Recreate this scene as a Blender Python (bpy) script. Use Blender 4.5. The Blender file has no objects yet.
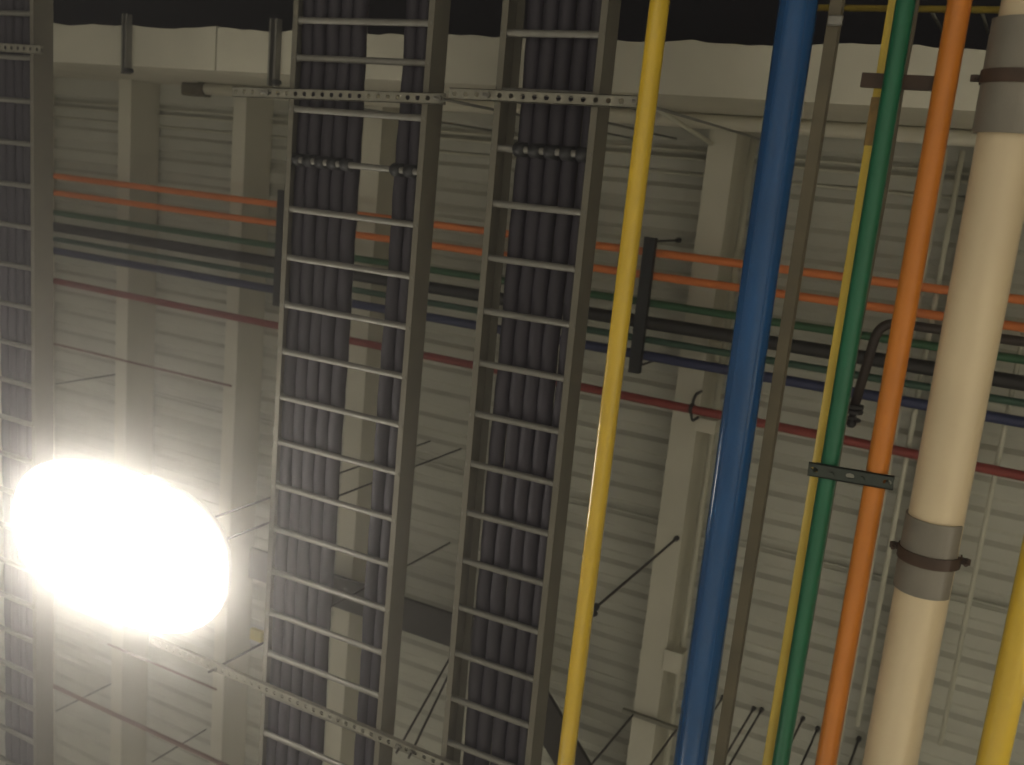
import bpy, math, random
from mathutils import Vector, Matrix

random.seed(7)
scene = bpy.context.scene
COL = scene.collection

# ------------------------------------------------------------------ camera
F = 994.77                       # focal length in pixels of a 1024 px wide frame
CAMZ = 1.6
R = ((0.87937456, -0.09456882, 0.46664454),
     (0.17844628, 0.97410106, -0.138867),
     (-0.44142646, 0.20538708, 0.87347514))   # rows: image right, image down, view direction (world axes)
cam = bpy.data.cameras.new('camera')
cam.sensor_width = 36.0
cam.lens = F / 1024 * 36.0
cam.clip_end = 200
cam.dof.use_dof = True
cam.dof.focus_distance = 3.0
cam.dof.aperture_fstop = 3.2
co = bpy.data.objects.new('camera', cam)
COL.objects.link(co)
r_, u_, b_ = Vector(R[0]), -Vector(R[1]), -Vector(R[2])
co.matrix_world = Matrix(((r_.x, u_.x, b_.x, 0), (r_.y, u_.y, b_.y, 0), (r_.z, u_.z, b_.z, CAMZ), (0, 0, 0, 1)))
scene.camera = co


def P(px, py, h):
    """the point h metres above the eye that the photograph shows at (px, py)"""
    d = Vector(R[0]) * ((px - 512) / F) + Vector(R[1]) * ((py - 382.5) / F) + Vector(R[2])
    d = d * (h / d.z)
    return Vector((d.x, d.y, h + CAMZ))


# --------------------------------------------------------------- materials
def mat(name, col, rough=0.6, metal=0.0, var=0.12, scale=6.0, bump=0.0, coat=0.0, spec=0.5, stretch=(1, 1, 1)):
    m = bpy.data.materials.new(name)
    m.use_nodes = True
    nt = m.node_tree
    bs = nt.nodes['Principled BSDF']
    bs.inputs['Roughness'].default_value = rough
    bs.inputs['Metallic'].default_value = metal
    bs.inputs['Coat Weight'].default_value = coat
    bs.inputs['Specular IOR Level'].default_value = spec
    tc = nt.nodes.new('ShaderNodeTexCoord')
    mp = nt.nodes.new('ShaderNodeMapping')
    mp.inputs['Scale'].default_value = stretch
    nt.links.new(tc.outputs['Object'], mp.inputs['Vector'])
    nz = nt.nodes.new('ShaderNodeTexNoise')
    nz.inputs['Scale'].default_value = scale
    nz.inputs['Detail'].default_value = 4
    nt.links.new(mp.outputs['Vector'], nz.inputs['Vector'])
    rp = nt.nodes.new('ShaderNodeValToRGB')
    a, b = 1 - var, 1 + var * 0.6
    rp.color_ramp.elements[0].position = 0.3
    rp.color_ramp.elements[1].position = 0.7
    rp.color_ramp.elements[0].color = (col[0] * a, col[1] * a, col[2] * a, 1)
    rp.color_ramp.elements[1].color = (min(1, col[0] * b), min(1, col[1] * b), min(1, col[2] * b), 1)
    nt.links.new(nz.outputs['Fac'], rp.inputs['Fac'])
    nt.links.new(rp.outputs['Color'], bs.inputs['Base Color'])
    if bump:
        bp = nt.nodes.new('ShaderNodeBump')
        bp.inputs['Strength'].default_value = bump
        bp.inputs['Distance'].default_value = 0.01
        nt.links.new(nz.outputs['Fac'], bp.inputs['Height'])
        nt.links.new(bp.outputs['Normal'], bs.inputs['Normal'])
    return m


M = dict(
    deck=mat('painted_deck', (.51, .50, .43), .62, var=.10, scale=3, bump=.05),
    beam=mat('painted_beam', (.60, .57, .47), .6, var=.06, scale=4),
    header=mat('white_plaster', (.60, .57, .465), .8, var=.10, scale=3, bump=.1),
    dark=mat('unlit_bay_black', (.010, .008, .016), .9, var=.3, scale=2),  # the bay's lack of light is put into this near-black base colour
    concrete=mat('grey_concrete', (.50, .48, .44), .7, var=.2, scale=1.5),
    wallp=mat('beige_wall_paint', (.50, .47, .40), .8, var=.08, scale=1),
    galv=mat('galvanised_steel', (.22, .21, .185), .42, .35, var=.15, scale=18),
    rail=mat('dull_rail_steel', (.16, .146, .112), .55, .15, var=.12, scale=9),
    strut=mat('strut_steel', (.26, .245, .195), .45, .3, var=.2, scale=20),
    cable=mat('black_cable_jacket', (.026, .020, .033), .6, var=.3, scale=12, stretch=(1, .1, 1)),
    tie=mat('black_nylon', (.02, .02, .022), .5),
    yellow=mat('yellow_pipe_paint', (.66, .44, .025), .24, var=.08, scale=4, coat=.4),
    yellowd=mat('dull_yellow_pipe_paint', (.60, .43, .05), .45, var=.12, scale=5),
    blue=mat('blue_pipe_paint', (.006, .066, .20), .22, var=.15, scale=4, coat=.3, spec=.3),
    brown=mat('olive_brown_steel', (.105, .085, .048), .5, .1, var=.25, scale=10),
    green=mat('green_pipe_paint', (.004, .125, .055), .38, var=.12, scale=5, coat=.1),
    orange=mat('orange_pipe_paint', (.58, .185, .012), .38, var=.1, scale=5, coat=.1),
    cream=mat('cream_pipe_jacket', (.66, .535, .345), .38, var=.07, scale=4, coat=.15),
    saddle=mat('grey_saddle_steel', (.20, .18, .145), .45, .2, var=.1, scale=9),
    strap=mat('rusty_brown_steel', (.05, .024, .010), .6, .1, var=.3, scale=14),
    tape=mat('brown_tape', (.22, .13, .03), .6, var=.4, scale=40),
    sorange=mat('orange_conduit_paint', (.66, .18, .035), .5, var=.08),
    sgreen=mat('dark_green_conduit_paint', (.020, .085, .030), .5, var=.1),
    sblack=mat('black_pipe_paint', (.016, .013, .012), .55, var=.2),
    sblue=mat('navy_pipe_paint', (.020, .026, .085), .5, var=.1),
    sbluegreen=mat('grey_green_pipe_paint', (.028, .075, .045), .5, var=.1),
    sred=mat('red_pipe_paint', (.23, .030, .022), .5, var=.1),
    sbrown=mat('dark_brown_pipe_paint', (.035, .022, .016), .55, var=.1),
    rust=mat('brown_red_conduit_paint', (.22, .10, .07), .6, var=.1),
    white=mat('off_white_pipe_paint', (.70, .66, .54), .5, var=.06),
    pale=mat('pale_conduit', (.55, .53, .43), .5, var=.06),
    bracket=mat('black_bracket_steel', (.017, .017, .018), .55, var=.2),
    gbracket=mat('dark_green_grey_steel', (.035, .045, .034), .5, .1, var=.2),
    rod=mat('dark_rod_steel', (.06, .052, .042), .5, .3, var=.3, scale=60),
    wireway=mat('dark_olive_steel', (.040, .034, .028), .55, .1, var=.15),
    sticker=mat('yellow_tag_plastic', (.50, .42, .06), .6),
    lampbody=mat('white_lamp_housing', (.6, .6, .58), .4),
)


def emitter(name, col, s):
    m = bpy.data.materials.new(name)
    m.use_nodes = True
    nt = m.node_tree
    nt.nodes.remove(nt.nodes['Principled BSDF'])
    e = nt.nodes.new('ShaderNodeEmission')
    e.inputs['Color'].default_value = (*col, 1)
    e.inputs['Strength'].default_value = s
    nt.links.new(e.outputs[0], nt.nodes['Material Output'].inputs['Surface'])
    return m


LAMP_STRENGTH = 20.0
GLARE_VEIL = .015
BLOOM = .038
M['lens'] = emitter('glowing_diffuser', (1.0, .93, .80), LAMP_STRENGTH)


# ------------------------------------------------------------ mesh builder
class MB:
    def __init__(s):
        s.v, s.f, s.sm = [], [], []

    def add(s, vs, fs, smooth=False):
        k = len(s.v)
        s.v += [Vector(q) for q in vs]
        for f in fs:
            s.f.append(tuple(i + k for i in f))
            s.sm.append(smooth)

    def box(s, lo, hi, bev=0.0):
        """axis-aligned box with chamfered long edges"""
        (x0, y0, z0), (x1, y1, z1) = lo, hi
        b = min(bev, (x1 - x0) * .4, (y1 - y0) * .4, (z1 - z0) * .4)
        if b <= 0:
            vs = [(x, y, z) for z in (z0, z1) for y in (y0, y1) for x in (x0, x1)]
            s.add(vs, [(0, 2, 3, 1), (4, 5, 7, 6), (0, 1, 5, 4), (2, 6, 7, 3), (0, 4, 6, 2), (1, 3, 7, 5)])
            return
        dims = (x1 - x0, y1 - y0, z1 - z0)
        ax = dims.index(max(dims))
        o = [i for i in range(3) if i != ax]
        L, H = list(lo), list(hi)
        prof = [(L[o[0]] + b, L[o[1]]), (H[o[0]] - b, L[o[1]]), (H[o[0]], L[o[1]] + b), (H[o[0]], H[o[1]] - b),
                (H[o[0]] - b, H[o[1]]), (L[o[0]] + b, H[o[1]]), (L[o[0]], H[o[1]] - b), (L[o[0]], L[o[1]] + b)]
        vs = []
        for t in (L[ax], H[ax]):
            for p, q in prof:
                w = [0, 0, 0]
                w[ax], w[o[0]], w[o[1]] = t, p, q
                vs.append(w)
        fs = [tuple(range(8)), tuple(range(15, 7, -1))] + [(i, (i + 1) % 8, 8 + (i + 1) % 8, 8 + i) for i in range(8)]
        s.add(vs, fs)

    def tube(s, pts, r, seg=14, caps=True, radii=None):
        pts = [Vector(p) for p in pts]
        n = len(pts)
        t0 = (pts[1] - pts[0]).normalized()
        ref = Vector((0, 0, 1)) if abs(t0.z) < .9 else Vector((1, 0, 0))
        u = (ref - t0 * ref.dot(t0)).normalized()
        vs = []
        for i, p in enumerate(pts):
            a = pts[max(0, i - 1)]
            c = pts[min(n - 1, i + 1)]
            t = (c - a).normalized()
            u = (u - t * u.dot(t)).normalized()
            w = t.cross(u)
            rr = radii[i] if radii else r
            for k in range(seg):
                th = 2 * math.pi * k / seg
                vs.append(p + (u * math.cos(th) + w * math.sin(th)) * rr)
        fs = []
        for i in range(n - 1):
            for k in range(seg):
                k2 = (k + 1) % seg
                fs.append((i * seg + k, i * seg + k2, (i + 1) * seg + k2, (i + 1) * seg + k))
        s.add(vs, fs, True)
        if caps:
            k0 = len(s.v) - n * seg
            s.f.append(tuple(k0 + i for i in range(seg - 1, -1, -1)))
            s.sm.append(False)
            s.f.append(tuple(k0 + (n - 1) * seg + i for i in range(seg)))
            s.sm.append(False)

    def ring(s, c, axis, r0, r1, length, seg=28, a0=0.0, a1=2 * math.pi, up=None):
        """a sleeve: hollow cylinder (or an arc of one) between radii r0 and r1"""
        c, t = Vector(c), Vector(axis).normalized()
        up = Vector(up) if up else (Vector((0, 0, 1)) if abs(t.z) < .9 else Vector((1, 0, 0)))
        u = (up - t * up.dot(t)).normalized()
        w = t.cross(u)
        full = abs(a1 - a0 - 2 * math.pi) < 1e-6
        n = seg if full else seg + 1
        vs = []
        for k in range(n):
            th = a0 + (a1 - a0) * k / seg
            d = u * math.cos(th) + w * math.sin(th)
            for rr, l in ((r0, -1), (r1, -1), (r1, 1), (r0, 1)):
                vs.append(c + d * rr + t * (l * length / 2))
        fs = []
        for k in range(seg):
            a, b = k * 4, ((k + 1) % n) * 4
            for j in range(4):
                fs.append((a + j, a + (j + 1) % 4, b + (j + 1) % 4, b + j))
        s.add(vs, fs, False)
        if not full:
            k0 = len(s.v) - len(vs)
            s.f += [(k0, k0 + 1, k0 + 2, k0 + 3), (k0 + 4 * seg + 3, k0 + 4 * seg + 2, k0 + 4 * seg + 1, k0 + 4 * seg)]
            s.sm += [False, False]

    def prism(s, prof, p0, p1, up=(0, 0, 1)):
        """closed 2-D outline (side, up) swept from p0 to p1"""
        p0, p1 = Vector(p0), Vector(p1)
        t = (p1 - p0).normalized()
        up = Vector(up)
        up = (up - t * up.dot(t)).normalized()
        sd = t.cross(up)
        n = len(prof)
        vs = [p + sd * a + up * b for p in (p0, p1) for a, b in prof]
        fs = [tuple(range(n - 1, -1, -1)), tuple(range(n, 2 * n))] + [(i, (i + 1) % n, n + (i + 1) % n, n + i) for i in range(n)]
        s.add(vs, fs)

    def holed_strut(s, p0, p1, w, d, pitch, hole, th=.003, hw=None, slot=1.0, only=None):
        """U channel, holed face down: w wide, d deep, octagonal holes along it"""
        p0, p1 = Vector(p0), Vector(p1)
        L = (p1 - p0).length
        t = (p1 - p0).normalized()
        up = Vector((0, 0, 1))
        sd = t.cross(up)
        n = max(1, int(L / pitch))
        q = L / n
        for i in range(n):
            c = p0 + t * (q * (i + .5))
            out = [(-q / 2, -w / 2), (0, -w / 2), (q / 2, -w / 2), (q / 2, 0), (q / 2, w / 2), (0, w / 2), (-q / 2, w / 2), (-q / 2, 0)]
            inn = []
            for k in range(8):
                a = math.radians(-135 + 45 * k)
                inn.append((hole * math.cos(a) * slot, hole * math.sin(a)))
            vs = []
            for zz in (0, th):
                vs += [c + t * a + sd * b + up * zz for a, b in out + inn]
            fs = []
            if only is not None and i not in only:
                s.add(vs, [tuple(range(8)), tuple(range(23, 15, -1))])
                continue
            for k in range(8):
                k2 = (k + 1) % 8
                fs.append((k, k2, 8 + k2, 8 + k))
                fs.append((16 + k, 24 + k, 24 + k2, 16 + k2))
                fs.append((8 + k, 8 + k2, 24 + k2, 24 + k))
            s.add(vs, fs)
        for sg in (-1, 1):
            a = w / 2 * sg
            prof = [(a, 0), (a, d), (a - sg * th, d), (a - sg * th, 0)]
            s.prism([(x, y) for x, y in prof], p0, p1)
            prof = [(a, d), (a - sg * .012, d), (a - sg * .012, d - th), (a, d - th)]
            s.prism(prof, p0, p1)

    def sphere(s, c, r, seg=12, rings=8):
        c = Vector(c)
        vs = []
        for i in range(rings + 1):
            ph = math.pi * i / rings
            for k in range(seg):
                th = 2 * math.pi * k / seg
                vs.append(c + Vector((math.sin(ph) * math.cos(th), math.sin(ph) * math.sin(th), math.cos(ph))) * r)
        fs = []
        for i in range(rings):
            for k in range(seg):
                k2 = (k + 1) % seg
                fs.append((i * seg + k, (i + 1) * seg + k, (i + 1) * seg + k2, i * seg + k2))
        s.add(vs, fs, True)

    def build(s, name, m, parent=None, origin=None):
        if parent is not None:
            o = world_loc(parent)
            loc = Vector((0, 0, 0))
        else:
            if origin is None:
                lo = Vector([min(v[i] for v in s.v) for i in range(3)])
                hi = Vector([max(v[i] for v in s.v) for i in range(3)])
                origin = (lo + hi) / 2
            o = loc = Vector(origin)
        me = bpy.data.meshes.new(name)
        me.from_pydata([v - o for v in s.v], [], s.f)
        me.validate()
        for p in me.polygons:
            if p.index < len(s.sm):
                p.use_smooth = s.sm[p.index]
        import bmesh
        bm = bmesh.new()
        bm.from_mesh(me)
        bmesh.ops.recalc_face_normals(bm, faces=bm.faces)
        bm.to_mesh(me)
        bm.free()
        me.materials.append(m)
        ob = bpy.data.objects.new(name, me)
        COL.objects.link(ob)
        ob.location = loc
        if parent is not None:
            ob.parent = parent
        return ob


def world_loc(o):
    w = Vector(o.location)
    while o.parent is not None:
        o = o.parent
        w = w + Vector(o.location)
    return w


def tag(o, label, cat, group=None):
    o['label'] = label
    o['category'] = cat
    if group:
        o['group'] = group
    return o


def thing(name, label, cat, loc, group=None):
    o = bpy.data.objects.new(name, None)
    o.empty_display_size = .1
    COL.objects.link(o)
    o.location = loc
    return tag(o, label, cat, group)


def structure(o):
    o['kind'] = 'structure'
    return o


def tube_thing(name, pts, r, m, label, cat, group=None, seg=18):
    b = MB()
    b.tube(pts, r, seg)
    return tag(b.build(name, m), label, cat, group)


def round_path(pts, r, n=8):
    pts = [Vector(p) for p in pts]
    out = [pts[0]]
    for i in range(1, len(pts) - 1):
        a, b, c = pts[i - 1], pts[i], pts[i + 1]
        d0, d1 = (a - b).normalized(), (c - b).normalized()
        p, q = b + d0 * r, b + d1 * r
        for k in range(n + 1):
            t = k / n
            out.append(p * (1 - t) ** 2 + b * 2 * t * (1 - t) + q * t * t)
    out.append(pts[-1])
    return out


def up_to(p, h):
    return Vector((p.x, p.y, CAMZ + h))


# ------------------------------------------------------------------ shell
HD = 5.57                                   # underside of the roof deck above the eye
ZD = CAMZ + HD
X0, X1, YS, YN = -15.0, 7.0, 11.0, -7.0
HB = 4.30                                   # underside of the plastered header
YH = -0.0926 * HB                           # its near face
YF = -0.1450 * HB                           # its ragged far edge

b = MB()
b.box((X0, YN, -.2), (X1, YS, 0))
structure(b.build('floor', M['concrete']))

# ribbed deck: pans and grooves running along X
prof = []
pitch, gw, gd, sl = .1665, .045, .024, .026
y = YH
c = -.054 - pitch * 3
prof.append((YH, 0))
while c < YS:
    if c - gw / 2 > YH:
        prof += [(c - gw / 2 - sl, 0), (c - gw / 2, gd), (c + gw / 2, gd), (c + gw / 2 + sl, 0)]
    c += pitch
prof.append((YS, 0))
b = MB()
n = len(prof)
vs = [(x, yy, ZD + zz) for x in (X0, X1) for yy, zz in prof]
b.add(vs, [(i, i + 1, n + i + 1, n + i) for i in range(n - 1)])
b.box((X0, YH, ZD + .05), (X1, YS, ZD + .12))
ys = P(872, 578, HD).y
for yy in (ys - .022, ys + .012):
    b.prism([(-.008, 0), (-.004, -.010), (.004, -.010), (.008, 0)], (X0, yy, ZD), (X1, yy, ZD))
structure(b.build('ceiling', M['deck']))
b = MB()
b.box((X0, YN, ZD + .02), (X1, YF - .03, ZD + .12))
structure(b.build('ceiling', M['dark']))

# plastered header: panels with open joints and a ragged far edge
b = MB()
joints = [X0, P(-60, 50, HB).x, P(216, 50, HB).x, P(700, 60, HB).x - .9, P(1060, 60, HB).x + .6, X1]
for j in range(len(joints) - 1):
    xa, xb = joints[j] + .006, joints[j + 1] - .006
    nn = max(2, int((xb - xa) / .06))
    rag = []
    dy = 0.0
    for i in range(nn + 1):
        dy = dy * .7 + random.uniform(-.008, .008)
        rag.append(YF + dy + .003 * math.sin(i * .31 + j))
    vs = []
    for i in range(nn + 1):
        x = xa + (xb - xa) * i / nn
        vs += [(x, rag[i], CAMZ + HB), (x, YH, CAMZ + HB), (x, YH, ZD + .12), (x, rag[i], ZD + .12)]
    fs = []
    for i in range(nn):
        for k in range(4):
            fs.append((i * 4 + k, i * 4 + (k + 1) % 4, i * 4 + 4 + (k + 1) % 4, i * 4 + 4 + k))
    fs += [(0, 1, 2, 3), (nn * 4 + 3, nn * 4 + 2, nn * 4 + 1, nn * 4)]
    b.add(vs, fs)
structure(b.build('wall_north', M['header']))
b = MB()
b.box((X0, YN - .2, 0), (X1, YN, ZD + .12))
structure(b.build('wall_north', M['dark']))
b = MB()
b.box((X0 - .2, YN, 0), (X0, YS, ZD + .12))
structure(b.build('wall_west', M['wallp']))
b = MB()
b.box((X1, YN, 0), (X1 + .2, YS, ZD + .12))
structure(b.build('wall_east', M['wallp']))
b = MB()
b.box((X0, YS, 0), (X1, YS + .2, ZD + .12))
structure(b.build('wall_south', M['wallp']))

# roof purlins: channels along Y, web to +X
beam_x = [-7.15, -5.985, -4.885, -3.765, -2.64, -1.50, -.17, .8]
beam_w = [.125, .125, .115, .14, .14, .15, .14, .15]
beam_lab = ['pale roof beam partly covered by the left cable ladder',
            'pale roof beam above the glowing lamp, just right of the left ladder',
            'pale roof beam running down beside the wide middle cable ladder',
            'pale roof beam seen through the gap between cables of the middle ladder',
            'pale roof beam behind the narrow cable ladder',
            'pale roof beam between the bright yellow pipe and the blue pipe',
            'pale roof beam hidden behind the thick cream pipe', None]
for x, w, lab in zip(beam_x, beam_w, beam_lab):
    if lab is None:
        continue
    b = MB()
    d = HD - 5.3
    t = .012
    # outline in (side, up); sweeping along +Y the side axis is +X
    pr = [(-w, 0), (0, 0), (0, d), (-w, d), (-w, d - t), (-t, d - t), (-t, t), (-w + t, t), (-w + t, .035), (-w, .035)]
    b.prism(pr, (x, YH + .002, CAMZ + 5.3), (x, YS, CAMZ + 5.3))
    o = b.build('roof_beam', M['beam'])
    o['kind'] = 'structure'
    tag(o, lab, 'beam', 'roof beams under the deck')


# ----------------------------------------------------------- cable ladders
HL = 3.40
ZL = CAMZ + HL
PITCH = .2095
RAILH = .112


def rail(x, out, ya, yb, lip=.014):
    """side rail: C section, lips turned inwards"""
    w, t = .026, .004
    pr = [(0, 0), (-w, 0), (-w, t), (-t, t), (-t, RAILH - t), (-lip, RAILH - t), (-lip, RAILH), (0, RAILH)]
    if out < 0:
        pr = [(-a, c) for a, c in pr]
    b = MB()
    b.prism(pr, (x, ya, ZL), (x, yb, ZL))
    return b


def ladder(xa, xb, phase, ya, yb, label, groups, tie_rung, cl, shift=None, lip=.014, skew=0.0):
    t = thing('cable_ladder', label, 'cable ladder', ((xa + xb) / 2, (ya + yb) / 2, ZL))
    rail(xa, -1, ya, yb, lip).build('side_rail', M['rail'], t)
    rail(xb, 1, ya, yb).build('side_rail', M['rail'], t)
    k = math.ceil((ya - phase) / PITCH)
    first = None
    proto = None
    while phase + k * PITCH < yb - .02:
        yy = phase + k * PITCH
        if shift is not None and abs(yy - shift[0]) < PITCH * .3:
            yy = shift[1]
        if proto is None:
            b = MB()
            r = .0135
            n = 9
            L = xb - xa - .010
            pts = [Vector((xa + .005 + L * f, yy, ZL + .018)) for f in (0, .02, .05, .5, .95, .98, 1)]
            b.tube(pts, r, 12, radii=[.021, .018, r, r, r, .018, .021])
            proto = b.build('rung', M['galv'], t)
            y_first = yy
        else:
            c = proto.copy()
            c.parent = t
            c.location = Vector((0, yy - y_first, 0))
            COL.objects.link(c)
        k += 1
    zc = ZL + .018 + .0135
    t.rotation_euler.z = -skew
    t.location.x += skew * ((ya + yb) / 2 - .25)
    for i, (x, r, lab) in enumerate(groups):
        b = MB()
        pts = []
        m = int((yb - ya) / .07)
        ph = random.uniform(0, 6)
        for j in range(m + 1):
            yy = ya - .02 + (yb - ya + .04) * j / m
            s = ((yy - phase) / PITCH) % 1.0
            pts.append(Vector((x + skew * (yy - .25) + .0035 * math.sin(yy * 1.9 + ph) + .002 * math.sin(yy * 7 + ph * 2), yy,
                               zc + r + .002 - .006 * math.sin(math.pi * s) ** 2)))
        b.tube(pts, r, 12)
        o = tag(b.build('power_cable', M['cable']), lab, 'cable', cl)
        if tie_rung is not None:
            yy = phase + round((tie_rung - phase) / PITCH) * PITCH
            b = MB()
            hw = r * .70
            lo = ZL + .0005
            hi = zc + 2 * r + .006
            pr = []
            # a band wrapped round cable and rung: an outline extruded along X
            nq = 20
            for q in range(nq):
                a = 2 * math.pi * q / nq
                pr.append((math.cos(a) * (r * .9), (lo + hi) / 2 + math.sin(a) * (hi - lo) / 2))
            vo, vi = [], []
            for xx in (x - hw, x + hw):
                for ya_, za_ in pr:
                    vo.append((xx, yy + ya_, za_))
            b.add(vo, [tuple(range(nq)), tuple(range(2 * nq - 1, nq - 1, -1))] +
                  [(q, (q + 1) % nq, nq + (q + 1) % nq, nq + q) for q in range(nq)], True)
            b.build('cable_tie', M['tie'], o)
    return t


ORD = ['first', 'second', 'third', 'fourth', 'fifth', 'sixth', 'seventh']
cr = .0315


def cab(xs, text):
    return [(x, cr, text % ORD[i]) for i, x in enumerate(xs)]


# A: wide ladder, four cables + gap + two cables
xa, xb = -2.899, -2.205
ga = cab([xa + .0375 + .066 * i for i in range(5)], '%s dark cable from the left in the thick bundle on the wide middle ladder')
ga += [(xb - .140, cr, 'dark cable on the wide middle ladder, right of the gap showing the beam'),
       (xb - .074, cr, 'dark cable against the right rail of the wide middle ladder')]
ladder(xa, xb, .033, -1.9, 4.6, 'wide grey cable ladder in the middle, dark cables and an open gap between them', ga, .033,
       'cables on the wide middle ladder', (.033 - 3 * PITCH, P(426, 23, 3.415).y))
xa, xb = -1.903, -1.478
cr = .0322
x5 = P(503, 300, 3.46).x + cr
lip5 = P(499.5, 300, 3.512).x - xa
gb = cab([x5 + .0655 * i for i in range(5)], '%s dark cable from the left on the narrow ladder beside the yellow pipe')
ladder(xa, xb, -.089, -1.9, 4.6, 'narrow grey cable ladder full of dark cables, next to the bright yellow pipe', gb, -.089,
       'cables on the narrow ladder', None, max(.012, min(.04, lip5)), .007)
cr = .0315
xa, xb = -5.18, -4.518
gl = [(xb - .040 - .066 * i, cr, '%s dark cable from the right rail of the ladder behind the lamp' % ORD[i]) for i in range(5)]
ladder(xa, xb, .300, -1.9, 5.0, 'grey cable ladder at the left edge, passing above the glowing lamp', gl, None,
       'cables on the left edge ladder')


# ------------------------------------------------------- trapeze struts
def trapeze(name, pa, pb, rods, label, rm='galv', top=HD, ext=(0, 0), tie_x=None):
    d = (pb - pa).normalized()
    pa, pb = pa - d * ext[0], pb + d * ext[1]
    t = thing(name, label, 'strut', (pa + pb) / 2, 'perforated struts under the cable ladders')
    b = MB()
    b.holed_strut(pa, pb, .042, .021, .0465, .0105)
    b.build('channel', M['strut'], t)
    for p in rods:
        q = pa + d * (p - pa).dot(d)
        q = Vector((q.x, q.y, pa.z))
        b = MB()
        e = up_to(q, top)
        if tie_x is not None and p is not rods[0]:
            e = Vector((tie_x, q.y, CAMZ + 5.30))
        b.tube([q - (e - q).normalized() * .05, e], .006, 8)
        o = b.build('threaded_rod', M[rm], t)
        b = MB()
        b.tube([q - Vector((0, 0, .016)), q - Vector((0, 0, .003))], .013, 6)
        b.build('nut', M['galv'], o)
    return t


HS = HL - .023
trapeze('trapeze_strut', P(232, 91.5, HS), P(443, 98.6, HS), [P(268, 93, HS), P(440, 98.5, HS)],
        'perforated strut carrying the wide middle ladder near the white header')
trapeze('trapeze_strut', P(449, 93.2, HS), P(641, 102, HS), [P(488, 94.5, HS), P(636, 101, HS)],
        'perforated strut under the narrow ladder, ending at the yellow pipe')
trapeze('trapeze_strut', P(-195, 35, HS), P(40, 49.5, HS), [P(-182, 36, HS)],
        'perforated strut under the left edge ladder, high beside the white header', top=HB)
trapeze('trapeze_strut', P(150, 640, HS), P(441, 764, HS), [P(216, 669, HS), P(400, 745, HS), P(412, 749, HS)],
        'perforated strut crossing below the wide middle ladder, near the glowing lamp', ext=(0, 1.2), tie_x=-2.66, rm='rod')

# ------------------------------------------------------------ front pipes
HP = 2.60


def run(pa, pb, h, before=1.9, after=1.6):
    a, c = P(*pa, h), P(*pb, h)
    d = (c - a).normalized()
    return a - d * before, c + d * after, d


def big_pipe(pa, pb, h, r, m, name, label, group=None, seg=32, before=1.9):
    a, c, d = run(pa, pb, h, before)
    b = MB()
    b.tube([a, c], r, seg)
    return tag(b.build(name, m), label, 'pipe', group), a, c, d


G = 'coloured service pipes in the foreground'
o, a, c, d = big_pipe((660, 0), (566, 762), HP, .0265, M['yellow'], 'service_pipe', 'bright yellow pipe beside the narrow cable ladder', G)
b = MB()
b.ring(P(660 - .12336 * 557, 557, HP), d, .0262, .0273, .010)
b.build('coupling', M['yellow'], o)
o, a, c, d = big_pipe((799, 0), (690.5, 760), HP, .0470, M['blue'], 'service_pipe', 'thick glossy blue pipe between the bright yellow pipe and the olive channel', G, 40)
b = MB()
for th in (.9, 2.0):
    b.tube([a + Vector((0, 0, 0)) + Vector((.0469 * math.cos(-th), 0, .0469 * math.sin(-th))), c + Vector((.0469 * math.cos(-th), 0, .0469 * math.sin(-th)))], .0016, 6)
b.build('seam', M['blue'], o)
o, a, c, d = big_pipe((895.5, 0), (768.5, 762), HP + .075, .0165, M['yellowd'], 'service_pipe', 'thin dull yellow pipe tucked against the green pipe', G, 20)
b = MB()
p0, p1 = P(880, 98, HP + .075), P(870, 146, HP + .075)
b.ring((p0 + p1) / 2, d, .0165, .0182, (p1 - p0).length, 20)
b.build('tape_wrap', M['tape'], o)
big_pipe((906, 0), (780.6, 762), HP, .0222, M['green'], 'service_pipe', 'green pipe clamped next to the orange pipe', G)
o, a, c, d = big_pipe((960, 0), (826, 762), HP, .0270, M['orange'], 'service_pipe', 'orange pipe clamped next to the green pipe', G)
oc, a, c, dc = big_pipe((1026, 40), (893, 746), HP, .0655, M['cream'], 'service_pipe', 'thick cream pipe with grey sleeves and brown straps', G, 48)
RC = .0655
big_pipe((1036, 560), (996, 746), HP, .0365, M['yellow'], 'service_pipe', 'yellow pipe in the lower right corner beyond the cream pipe', G, 28, .06 + 1.6)

# grey saddles and brown straps round the cream pipe
up = Vector((0, 0, 1))


def on_cream(px, py):
    """nearest point of the cream pipe's axis to what shows at (px, py)"""
    q = P(px, py, HP)
    return a + dc * (q - a).dot(dc)


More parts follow.
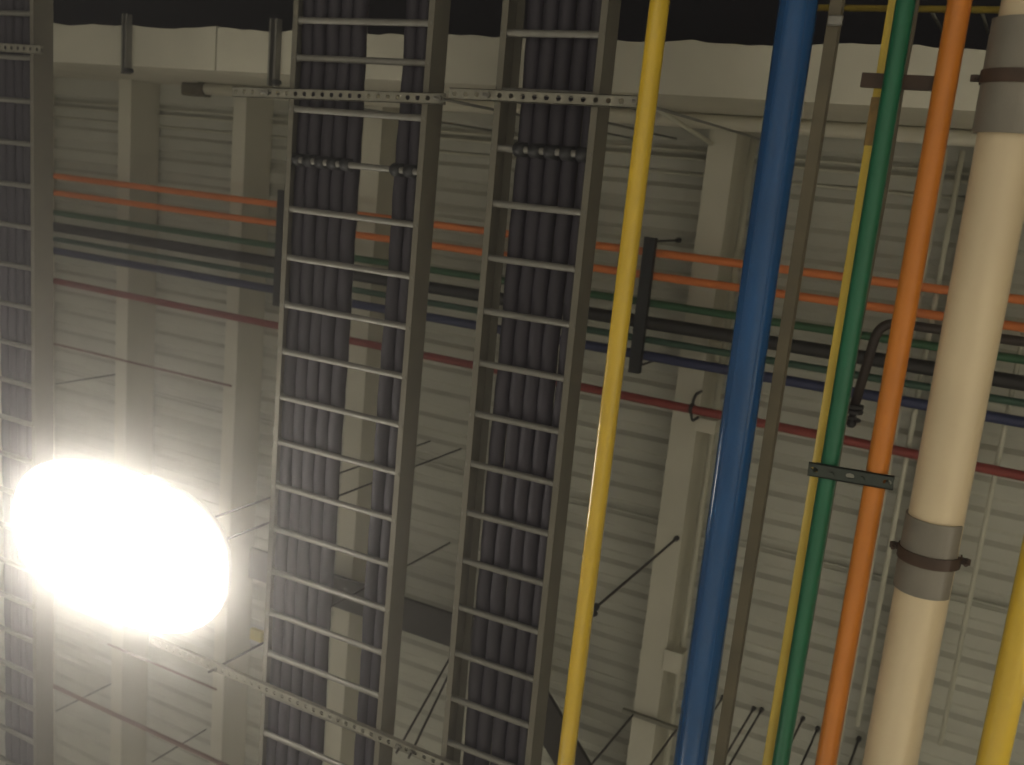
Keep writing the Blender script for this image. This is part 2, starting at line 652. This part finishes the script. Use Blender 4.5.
for (s0, s1, st, lab) in (((990, 20), (975, 133), (985, 78), 'upper'), ((936, 517), (927, 590), (931, 555), 'lower')):
    q0, q1, qs = on_cream(*s0), on_cream(*s1), on_cream(*st)
    lb = 'brown strap hanger with grey sleeve round the cream pipe, near the %s' % ('white header' if lab == 'upper' else 'lower right yellow pipe')
    t = thing('strap_hanger', lb, 'pipe hanger', qs, 'strap hangers on the cream pipe')
    b = MB()
    L = (q1 - q0).length
    ex = .0055 if lab == 'lower' else .012
    # up vector, positive angle turns from +Z towards axis x up
    a0, a1 = math.radians(62), math.radians(298 - (40 if lab == 'lower' else 0))
    b.ring((q0 + q1) / 2, dc, RC + .0005, RC + ex, L, 36, math.radians(116 if lab == 'lower' else 70), math.radians(300))
    b.build('sleeve', M['saddle'], t)
    b = MB()
    b.ring(qs, dc, RC + ex + .0005, RC + ex + .004, .030, 36, math.radians(80), math.radians(280))
    b.build('strap', M['strap'], t)
    sx = dc.cross(up).normalized()
    for sg in (-1, 1):
        e = qs + sx * (sg * (RC + ex + .0045)) + up * .012
        b = MB()
        # bent ear: tapered tab with a bolt through it
        pr = [(-.010, -.004), (.014, -.004), (.020, 0), (.014, .004), (-.010, .004)]
        b.prism([(sg * x, z) for x, z in pr], e - dc * .008, e + dc * .008)
        ear = b.build('ear', M['strap'], t)
        b = MB()
        e2 = e + sx * (sg * .010)
        b.tube([e2 - up * .016, e2 - up * .004], .008, 6)
        b.tube([e2 - up * .03, e2 + up * .02], .004, 8)
        b.build('bolt', M['strap'], ear)

# slotted olive channel next to the blue pipe
pa, pb, d = run((833, 30), (720.5, 755), HP + .03)
b = MB()
w, t_ = .0145, .003
pr = [(-w, 0), (w, 0), (w, .036), (w - .010, .036), (w - .010, .030), (w - t_, .030), (w - t_, t_), (-w + t_, t_), (-w + t_, .030), (-w + .010, .030), (-w + .010, .036), (-w, .036)]
b.prism(pr, pa - up * .015, pb - up * .015)
o = tag(b.build('channel_rail', M['brown']), 'olive brown metal channel running alongside the blue pipe', 'channel')
b = MB()
q = P(837, 22, HP + .03)
b.box(q + Vector((-.017, -.012, -.026)), q + Vector((.017, .012, -.0155)), .003)
b.build('clip', M['galv'], o)

# dark flexible hose along the green pipe
tube_thing('hose', round_path([P(929, -90, HP + .10), P(914, 20, HP + .10), P(901, 89, HP + .10), P(887, 179, HP + .10), P(874, 250, HP + .08), P(856, 345, HP + .07),
                               P(836, 470, HP + .06), P(790, 740, HP + .06), P(762, 900, HP + .06)], .06, 6), .0075, M['brown'],
           'thin dark hose running behind the green pipe', 'hose', seg=12)

# perforated clamp bar under the green and orange pipes
hb = HP - .030
qa, qb = P(808, 469, hb), P(893.5, 483.5, hb)
t = thing('pipe_clamp', 'dark perforated clamp bar holding the green and orange pipes together', 'clamp', (qa + qb) / 2)
b = MB()
b.holed_strut(qa, qb, .036, .008, (qb - qa).length / 7.01, .0075, .003, slot=1.5, only=(0, 3, 6))
b.build('bar', M['gbracket'], t)
for (x, r) in ((821, .0222), (874.5, .027)):
    px = x
    q = P(px, 470 + (px - 808) * .17, hb)
    b = MB()
    b.ring(q + up * .030, (0, 1, 0), r + .0005, r + .003, .024, 24, math.radians(-115), math.radians(115))
    b.build('u_bolt', M['gbracket'], t)
    for sg in (-1, 1):
        b = MB()
        b.tube([q + Vector((sg * (r + .004), 0, -.008)), q + Vector((sg * (r + .004), 0, .0))], .007, 6)
        b.build('nut', M['gbracket'], t)

# brown support bar over the green and orange pipes
hb = HP + .032
qa, qb = P(861, 79.5, hb), P(946, 84, hb)
b = MB()
b.prism([(-.017, 0), (.017, 0), (.017, .018), (.014, .018), (.014, .003), (-.014, .003), (-.014, .018), (-.017, .018)], qa, qb)
tag(b.build('support_bar', M['strap']), 'short dark brown bar crossing behind the green and orange pipes', 'support bar')

# ------------------------------------------------------ small cross pipes
HC = 5.15
XA, XB = X0 + .2, X1 - .2
GC = 'small coloured pipes crossing under the roof beams'
for yy, r, mk, lab in ((.348, .0215, 'sorange', 'upper of two small orange pipes crossing under the roof'),
                       (.473, .0215, 'sorange', 'lower of two small orange pipes crossing under the roof'),
                       (.621, .021, 'sgreen', 'small dark green pipe crossing just above the thick black pipe'),
                       (.729, .036, 'sblack', 'thick black pipe in the middle of the crossing pipes'),
                       (.822, .019, 'sbluegreen', 'small grey green pipe crossing between the black and navy pipes'),
                       (.911, .027, 'sblue', 'navy blue pipe lowest of the tight crossing pipe bundle'),
                       (1.154, .024, 'sred', 'dark red pipe crossing alone below the pipe bundle')):
    b = MB()
    k = .0030 if mk == 'sred' else 0
    b.tube([(XA, yy + k * (XA + 2.75), CAMZ + HC), (XB, yy + k * (XB + 2.75), CAMZ + HC)], r, 18)
    o = tag(b.build('cross_pipe', M[mk]), lab, 'pipe', GC)
tube_thing('cross_pipe', [(XA, 4.567, CAMZ + HC), (-3.9, 4.567, CAMZ + HC)], .017, M['rust'], 'thin brownish red pipe crossing in the lower left corner', 'pipe', GC)
tube_thing('conduit', [(XA, 1.637, CAMZ + HC), (P(231, 385, HC).x, 1.637, CAMZ + HC)], .0085, M['rust'], 'thin brown conduit crossing above the glowing lamp, ending at the roof beam', 'conduit')
q = P(153, 663, HC)
tube_thing('conduit', [(q.x - .5, q.y, q.z), (P(216, 693, HC).x, q.y, q.z)], .0075, M['rust'], 'thin conduit just below the glowing lamp', 'conduit')

# carrier channels under the crossing pipes
for (pa, pb, w, lab, rod_) in (((649, 237), (636.5, 373), .062, 'black carrier channel between the bright yellow and blue pipes', True),
                              ((282, 190), (279, 306), .058, 'black carrier channel beside the left rail of the middle ladder', True)):
    h = HC - .055
    p, q = P(*pa, h), P(*pb, h)
    x = (p.x + q.x) / 2
    p, q = Vector((x, p.y, p.z)), Vector((x, q.y, q.z))
    t = thing('carrier_channel', lab, 'channel', (p + q) / 2, 'carrier channels under the crossing pipes')
    b = MB()
    s = w / 2
    b.prism([(-s, -.02), (s, -.02), (s, .02), (s - .012, .02), (s - .012, .014), (s - .004, .014), (s - .004, -.016), (-s + .004, -.016), (-s + .004, .014), (-s + .012, .014), (-s + .012, .02), (-s, .02)], p, q)
    b.build('channel', M['bracket'], t)
    for e in (p + Vector((0, .022, 0)), q - Vector((0, .03, 0))):
        b = MB()
        b.tube([e - up * .03, up_to(e, HD)], .0065, 8)
        r = b.build('threaded_rod', M['rod'], t)
        b = MB()
        z = CAMZ + HD
        b.tube([Vector((e.x, e.y, z - .03)), Vector((e.x, e.y, z))], .016, 8)
        b.build('anchor', M['rod'], r)

# clip that holds the red pipe to the beam
q = Vector((P(692, 408, HC).x, 1.154, CAMZ + HC))
t = thing('pipe_clip', 'small dark clip holding the red pipe to the roof beam', 'clip', q)
b = MB()
b.ring(q, (1, 0, 0), .0245, .029, .02, 20)
b.build('ring', M['bracket'], t)
b = MB()
b.tube(round_path([q + Vector((0, -.03, .0)), q + Vector((0, -.075, .03)), q + Vector((0, -.075, .14))], .03, 5), .008, 8)
b.tube(round_path([q + Vector((0, .03, .0)), q + Vector((0, .075, .03)), q + Vector((0, .075, .14))], .03, 5), .008, 8)
b.build('arm', M['bracket'], t)

# dark pipe with an elbow that comes down out of the bundle
h = 4.93
pts = [P(1060, 346, h), P(880, 321, h), P(853, 408, h)]
pts[0].y = pts[1].y
pts[2].x = pts[1].x - .050
b = MB()
b.tube(round_path(pts, .09, 8), .0225, 16)
o = tag(b.build('elbow_pipe', M['sbrown']), 'dark pipe bending out of the crossing bundle between green and orange pipes', 'pipe')
e = pts[2]
b = MB()
b.ring(e + Vector((0, -.01, 0)), (0, 1, 0), .022, .045, .016, 20)
b.ring(e + Vector((0, .015, 0)), (0, 1, 0), .015, .045, .016, 20)
b.build('flange', M['sblack'], o)
b = MB()
b.tube([e + Vector((0, .02, 0)), e + Vector((0, .07, 0))], .018, 14)
k = [e + Vector((-.002 + .036 * math.cos(a_), .055 + .014 * math.sin(a_), .036 * math.sin(a_))) for a_ in [i * math.pi / 8 for i in range(17)]]
b.tube(k, .008, 8, False)
b.sphere(e + Vector((0, .075, 0)), .024)
b.build('valve', M['sblack'], o)

# off-white pipe along the header
hw = 5.20
p, q = P(205, 88.5, hw), P(968, 134, hw)
yy = YH + .0405
p = Vector((p.x, yy, p.z))
o = tube_thing('header_pipe', [p, (XB, yy, p.z)], .038, M['white'], 'off white pipe running along the foot of the white header', 'pipe', seg=20)
b = MB()
b.ring(p + Vector((-.01, 0, 0)), (1, 0, 0), .0, .05, .05, 18)
b.box(p + Vector((-.22, -.036, .0)), p + Vector((-.03, .05, .09)), .012)
b.build('end_fitting', M['brown'], o)

# channels bolted across the underside of the header
for (xp, ya, yb, w, lab) in ((126.5, 14, 74, .042, 'upright channel bolted across the white header beside the left ladder'),
                             (274.5, 19, 86, .052, 'channel bolted across the white header beside the wide middle ladder')):
    h = HB - .022
    p, q = P(xp, ya, h), P(xp, yb, h)
    x = (p.x + q.x) / 2
    p, q = Vector((x, p.y, p.z)), Vector((x, q.y, q.z))
    t = thing('header_channel', lab, 'channel', (p + q) / 2, 'channels on the white header')
    b = MB()
    s = w / 2
    b.prism([(-s, .021), (-s, -.02), (-s + .012, -.02), (-s + .012, -.014), (-s + .004, -.014), (-s + .004, .017), (s - .004, .017), (s - .004, -.014), (s - .012, -.014), (s - .012, -.02), (s, -.02), (s, .021)], p, q)
    b.build('channel', M['galv'], t)
    b = MB()
    e = q + Vector((.03, -.02, -.012))
    b.tube([e - up * .02, e + up * .03], .014, 8)
    b.build('bolt', M['bracket'], t)

for yy, lab in ((-.215, 'pale thin conduit nearest the white header, crossing under the deck'),
                (-.172, 'pale thin conduit, second from the white header, crossing under the deck'),
                (-.085, 'pale thin conduit, third from the white header, crossing under the deck')):
    tube_thing('ceiling_conduit', [(XA, yy, ZD - .010), (XB, yy, ZD - .010)], .009, M['pale'], lab, 'conduit', 'pale conduits under the deck', 10)
# pale conduits under the deck
for (x, ya, yb, r, lab) in ((-.483, -.30, 4.2, .012, 'pale thin conduit under the deck beside the orange pipe'),
                            (-.409, -.30, 2.78, .013, 'pale thin conduit under the deck between the orange and cream pipes'),
                            (.0107, -.30, 2.74, .012, 'pale thin conduit under the deck right of the cream pipe'),
                            (P(713, 430, 5.4).x, YH + .09, 6.0, .017, 'pale conduit running beside the roof beam behind the blue pipe')):
    hc = 5.2 if x > -.6 else 5.4
    tube_thing('ceiling_conduit', [(x * hc / 5.4, ya, CAMZ + hc), (x * hc / 5.4, yb * hc / 5.4, CAMZ + hc)], r, M['pale'], lab, 'conduit', 'pale conduits under the deck', 12)
    if x < -.6:
        o = COL.objects[-1]
        for py0, py1 in ((418, 432), (660, 682)):
            ya_, yb_ = P(700, py0, 5.29).y, P(700, py1, 5.29).y
            b = MB()
            b.box((-1.51, ya_, CAMZ + 5.288), (x + .04, yb_, CAMZ + 5.299), .003)
            b.box((x - .03, ya_, CAMZ + 5.30), (x + .04, yb_, CAMZ + 5.38), .004)
            b.build('saddle_plate', M['beam'], o)

# dark wireway with a 45 degree bend
h = 5.17
y0 = 2.90
path = [Vector((P(249, 566, h).x, y0, CAMZ + h)), Vector((-2.49, y0, CAMZ + h)), Vector((-2.49 + 1.6 * .669, y0 + 1.6 * .743, CAMZ + h))]
b = MB()
w = .112
dirs = [Vector((1, 0, 0)), Vector((.669, .743, 0))]
nrm = [Vector((-dd.y, dd.x, 0)) for dd in dirs]
mid = (nrm[0] + nrm[1]).normalized()
mid = mid / mid.dot(nrm[0])
offs = [nrm[0], mid, nrm[1]]
vs = []
for p, n_ in zip(path, offs):
    for sgn, z in ((-1, 0), (1, 0), (1, .03), (-1, .03)):
        vs.append(p + n_ * (w * sgn) + up * z)
fs = [(0, 1, 2, 3), (11, 10, 9, 8)]
for i in range(2):
    for k in range(4):
        fs.append((i * 4 + k, i * 4 + (k + 1) % 4, i * 4 + 4 + (k + 1) % 4, i * 4 + 4 + k))
b.add(vs, fs)
o = tag(b.build('wireway', M['wireway']), 'flat dark metal wireway crossing behind both cable ladders and turning diagonally', 'wireway')
b = MB()
for p, dd, nn in ((path[1] - dirs[0] * .12, dirs[0], nrm[0]), (path[1] + dirs[1] * .12, dirs[1], nrm[1])):
    s = w + .006
    b.prism([(-s, -.004), (s, -.004), (s, .02), (s - .005, .02), (s - .005, 0), (-s + .005, 0), (-s + .005, .02), (-s, .02)], p - dd * .015, p + dd * .015)
b.build('joint_cover', M['wireway'], o)


# -------------------------------------------------------------- rods, wire
def rod(pa, ha, hb_, r, m, label, name='threaded_rod', group='threaded rods hanging from the deck', tip=None):
    p = P(*pa, ha)
    q = Vector((p.x, p.y, CAMZ + hb_))
    b = MB()
    b.tube([p, q], r, 8)
    o = tag(b.build(name, m), label, 'rod', group)
    b = MB()
    top = max(p.z, q.z)
    b.tube([Vector((p.x, p.y, top - .025)), Vector((p.x, p.y, top))], r * 2.2, 8)
    b.build('anchor', m, o)
    return o, p, q


rd = [((754, 708), 'dark threaded rod under the deck, nearest to the olive channel'),
      ((762, 709), 'dark threaded rod hanging between the olive channel and the thin yellow pipe'),
      ((803, 718), 'dark threaded rod hanging between the green and orange pipes, nearer the green'),
      ((818, 728), 'dark threaded rod hanging between the green and orange pipes, nearer the orange'),
      ((859, 738), 'dark threaded rod hanging between the orange and cream pipes'),
      ((723, 697), 'dark threaded rod between the blue pipe and the olive channel')]
for pp, lab in rd:
    rod(pp, HD, 4.5, .0065, M['rod'], lab)
# short strut under the beam beside the blue pipe, with its rod
p, q = P(622, 711, 5.27), P(700, 738, 5.27)
q.y = p.y
t = thing('beam_strut', 'short strut below the roof beam, between the bright yellow and blue pipes', 'strut', (p + q) / 2)
b = MB()
b.prism([(-.012, 0), (.012, 0), (.012, .025), (.008, .025), (.008, .004), (-.008, .004), (-.008, .025), (-.012, .025)], p, q)
b.build('channel', M['strut'], t)
for px, pyy in ((633, 715), (676, 731)):
    e = P(px, pyy, 5.27)
    e.y = p.y
    b = MB()
    b.tube([up_to(e, 5.30), up_to(e, 4.3)], .007, 8)
    b.build('threaded_rod', M['rod'], t)
# rod with a loose hook beside the yellow pipe
o, p, q = rod((677, 538), 5.30, 4.10, .007, M['rod'], 'dark rod with a small hook hanging from the beam beside the yellow pipe')
b = MB()
b.tube([q + Vector((-.004, 0, .03)), q - Vector((0, 0, .02))], .018, 8)
k = [q + Vector((.022 * math.sin(a_), .012, -.03 - .022 * math.cos(a_))) for a_ in [i * math.pi / 8 for i in range(13)]]
b.tube(k, .008, 8)
b.build('hook', M['bracket'], o)
# slim hanger rods seen against the deck near the lamp
for pp, ha, hb_, lab in (((56, 384), 5.0, HD, 'thin hanger rod above the glowing lamp, beside the left ladder'),
                         ((56, 711), 5.0, HD, 'thin hanger rod below the glowing lamp, crossing the brownish pipe'),
                         ((152, 762), 5.0, HD, 'thin hanger rod at the foot of the beam below the lamp')):
    p = P(*pp, ha)
    b = MB()
    b.tube([p, Vector((p.x, p.y, CAMZ + hb_))], .006, 8)
    tag(b.build('threaded_rod', M['rod']), lab, 'rod', 'threaded rods hanging from the deck')
# pale stay wire from the header to the beam
p, q = P(650, 104, 4.9), P(712, 144, 5.295)
tube_thing('stay_rod', [p, q], .012, M['pale'], 'pale stay rod slanting from the header to the roof beam by the yellow pipe', 'rod', seg=10)
# yellow tag by the middle ladder
p = P(257, 635, 5.2)
b = MB()
b.prism([(-.05, -.018), (.05, -.018), (.055, 0), (.05, .018), (-.05, .018), (-.055, 0)], p + Vector((0, -.04, 0)), p + Vector((0, .04, 0)))
b.tube([p, up_to(p, HD)], .004, 6)
tag(b.build('marker_tag', M['sticker']), 'small yellow tag left of the wide middle ladder near the lamp', 'tag')

# dark bay beyond the header: a pale pipe and its two rods
hz = 5.0
p, q = P(838, 8, hz), P(1010, 9, hz)
o = tube_thing('bay_pipe', [(p.x - .25, p.y, p.z), (XB, p.y, p.z)], .015, M['yellowd'], 'dull yellow pipe crossing the dark bay beyond the header', 'pipe', seg=14)
b = MB()
for px in (930, 981):
    e = P(px, 12, hz)
    b = MB()
    b.tube([Vector((e.x, p.y, p.z)), Vector((e.x, p.y, ZD + .02))], .008, 8)
    b.build('hanger_rod', M['pale'], o)

# -------------------------------------------------------------------- lamp
LH = 3.02
lc = P(115, 544, LH)
t = thing('high_bay_lamp', 'large glowing ceiling lamp hanging in front of the left cable ladder', 'lamp', lc)


def bowl(ax, ay, az, e, z0, z1, c, nu=56, nv=18):
    """super-ellipsoid cut between two heights"""
    b = MB()
    vs = []
    for i in range(nv + 1):
        z = z0 + (z1 - z0) * i / nv
        k = max(0.0, 1 - abs(z / az) ** 2.2) ** (1 / 2.2)
        for j in range(nu):
            th = 2 * math.pi * j / nu
            cx, sy = math.cos(th), math.sin(th)
            g = (abs(cx) ** e + abs(sy) ** e) ** (-1 / e)
            vs.append(c + Vector((ax * k * g * cx, ay * k * g * sy, z)))
    fs = []
    for i in range(nv):
        for j in range(nu):
            j2 = (j + 1) % nu
            fs.append((i * nu + j, i * nu + j2, (i + 1) * nu + j2, (i + 1) * nu + j))
    fs.append(tuple(range(nu)))
    fs.append(tuple(nv * nu + j for j in range(nu - 1, -1, -1)))
    b.add(vs, fs, True)
    return b


LAX, LAY, LAZ = .645, .35, .18  # diffuser enlarged so its outline takes in the lamp's glare
bowl(LAX, LAY, LAZ, 2.6, -LAZ * .995, .05, lc).build('diffuser', M['lens'], t)
bowl(LAX * .98, LAY * .98, .16, 2.6, .0, .155, lc + Vector((0, 0, .052))).build('housing', M['lampbody'], t)
for sx in (.5, .12):
    e = lc + Vector((sx * LAX, 0, .15))
    b = MB()
    b.tube([e, up_to(e, HD)], .006, 8)
    b.build('suspension_rod', M['rod'], t)

# ------------------------------------------------------------------ lights
def area(loc, power, size, col=(1, .93, .80), rot=(0, 0, 0)):
    l = bpy.data.lights.new('unseen_area_light', 'AREA')
    l.shape = 'DISK'
    l.size = size
    l.energy = power
    l.color = col
    ob = bpy.data.objects.new('unseen_area_light', l)
    ob.location = loc
    ob.rotation_euler = rot
    COL.objects.link(ob)
    return ob


WARM = (1, .945, .835)
for x, yy, e in ((4.6, 2.4, 520), (-3.4, 7.2, 300), (1.9, 8.2, 380), (-8.7, 7.2, 240), (-8.7, 1.9, 240), (2.9, -2.9, 360), (-3.4, -4.2, 320)):  # added out of view as fill; the right-hand one follows the cream pipe's highlight
    area((x, yy, CAMZ + 3.0), e, .7, WARM)

w = bpy.data.worlds.new('glare_haze')  # thin haze added everywhere to imitate lens glare round the lamp
scene.world = w
w.use_nodes = True
w.node_tree.nodes['Background'].inputs['Color'].default_value = (.02, .02, .02, 1)

nt = w.node_tree
add = nt.nodes.new('ShaderNodeAddShader')
for k, (dens, g, col) in enumerate(((GLARE_VEIL, .84, (.93, .85, 1.0, 1)), (BLOOM, .965, (1, 1, .97, 1)))):
    sc_ = nt.nodes.new('ShaderNodeVolumeScatter')
    sc_.inputs['Color'].default_value = col
    sc_.inputs['Density'].default_value = dens
    sc_.inputs['Anisotropy'].default_value = g
    nt.links.new(sc_.outputs[0], add.inputs[k])
nt.links.new(add.outputs[0], nt.nodes['World Output'].inputs['Volume'])

vs_ = scene.view_settings
vs_.view_transform = 'Standard'
vs_.look = 'None'
vs_.gamma = 1
vs_.use_curve_mapping = False
vs_.exposure = 0.0
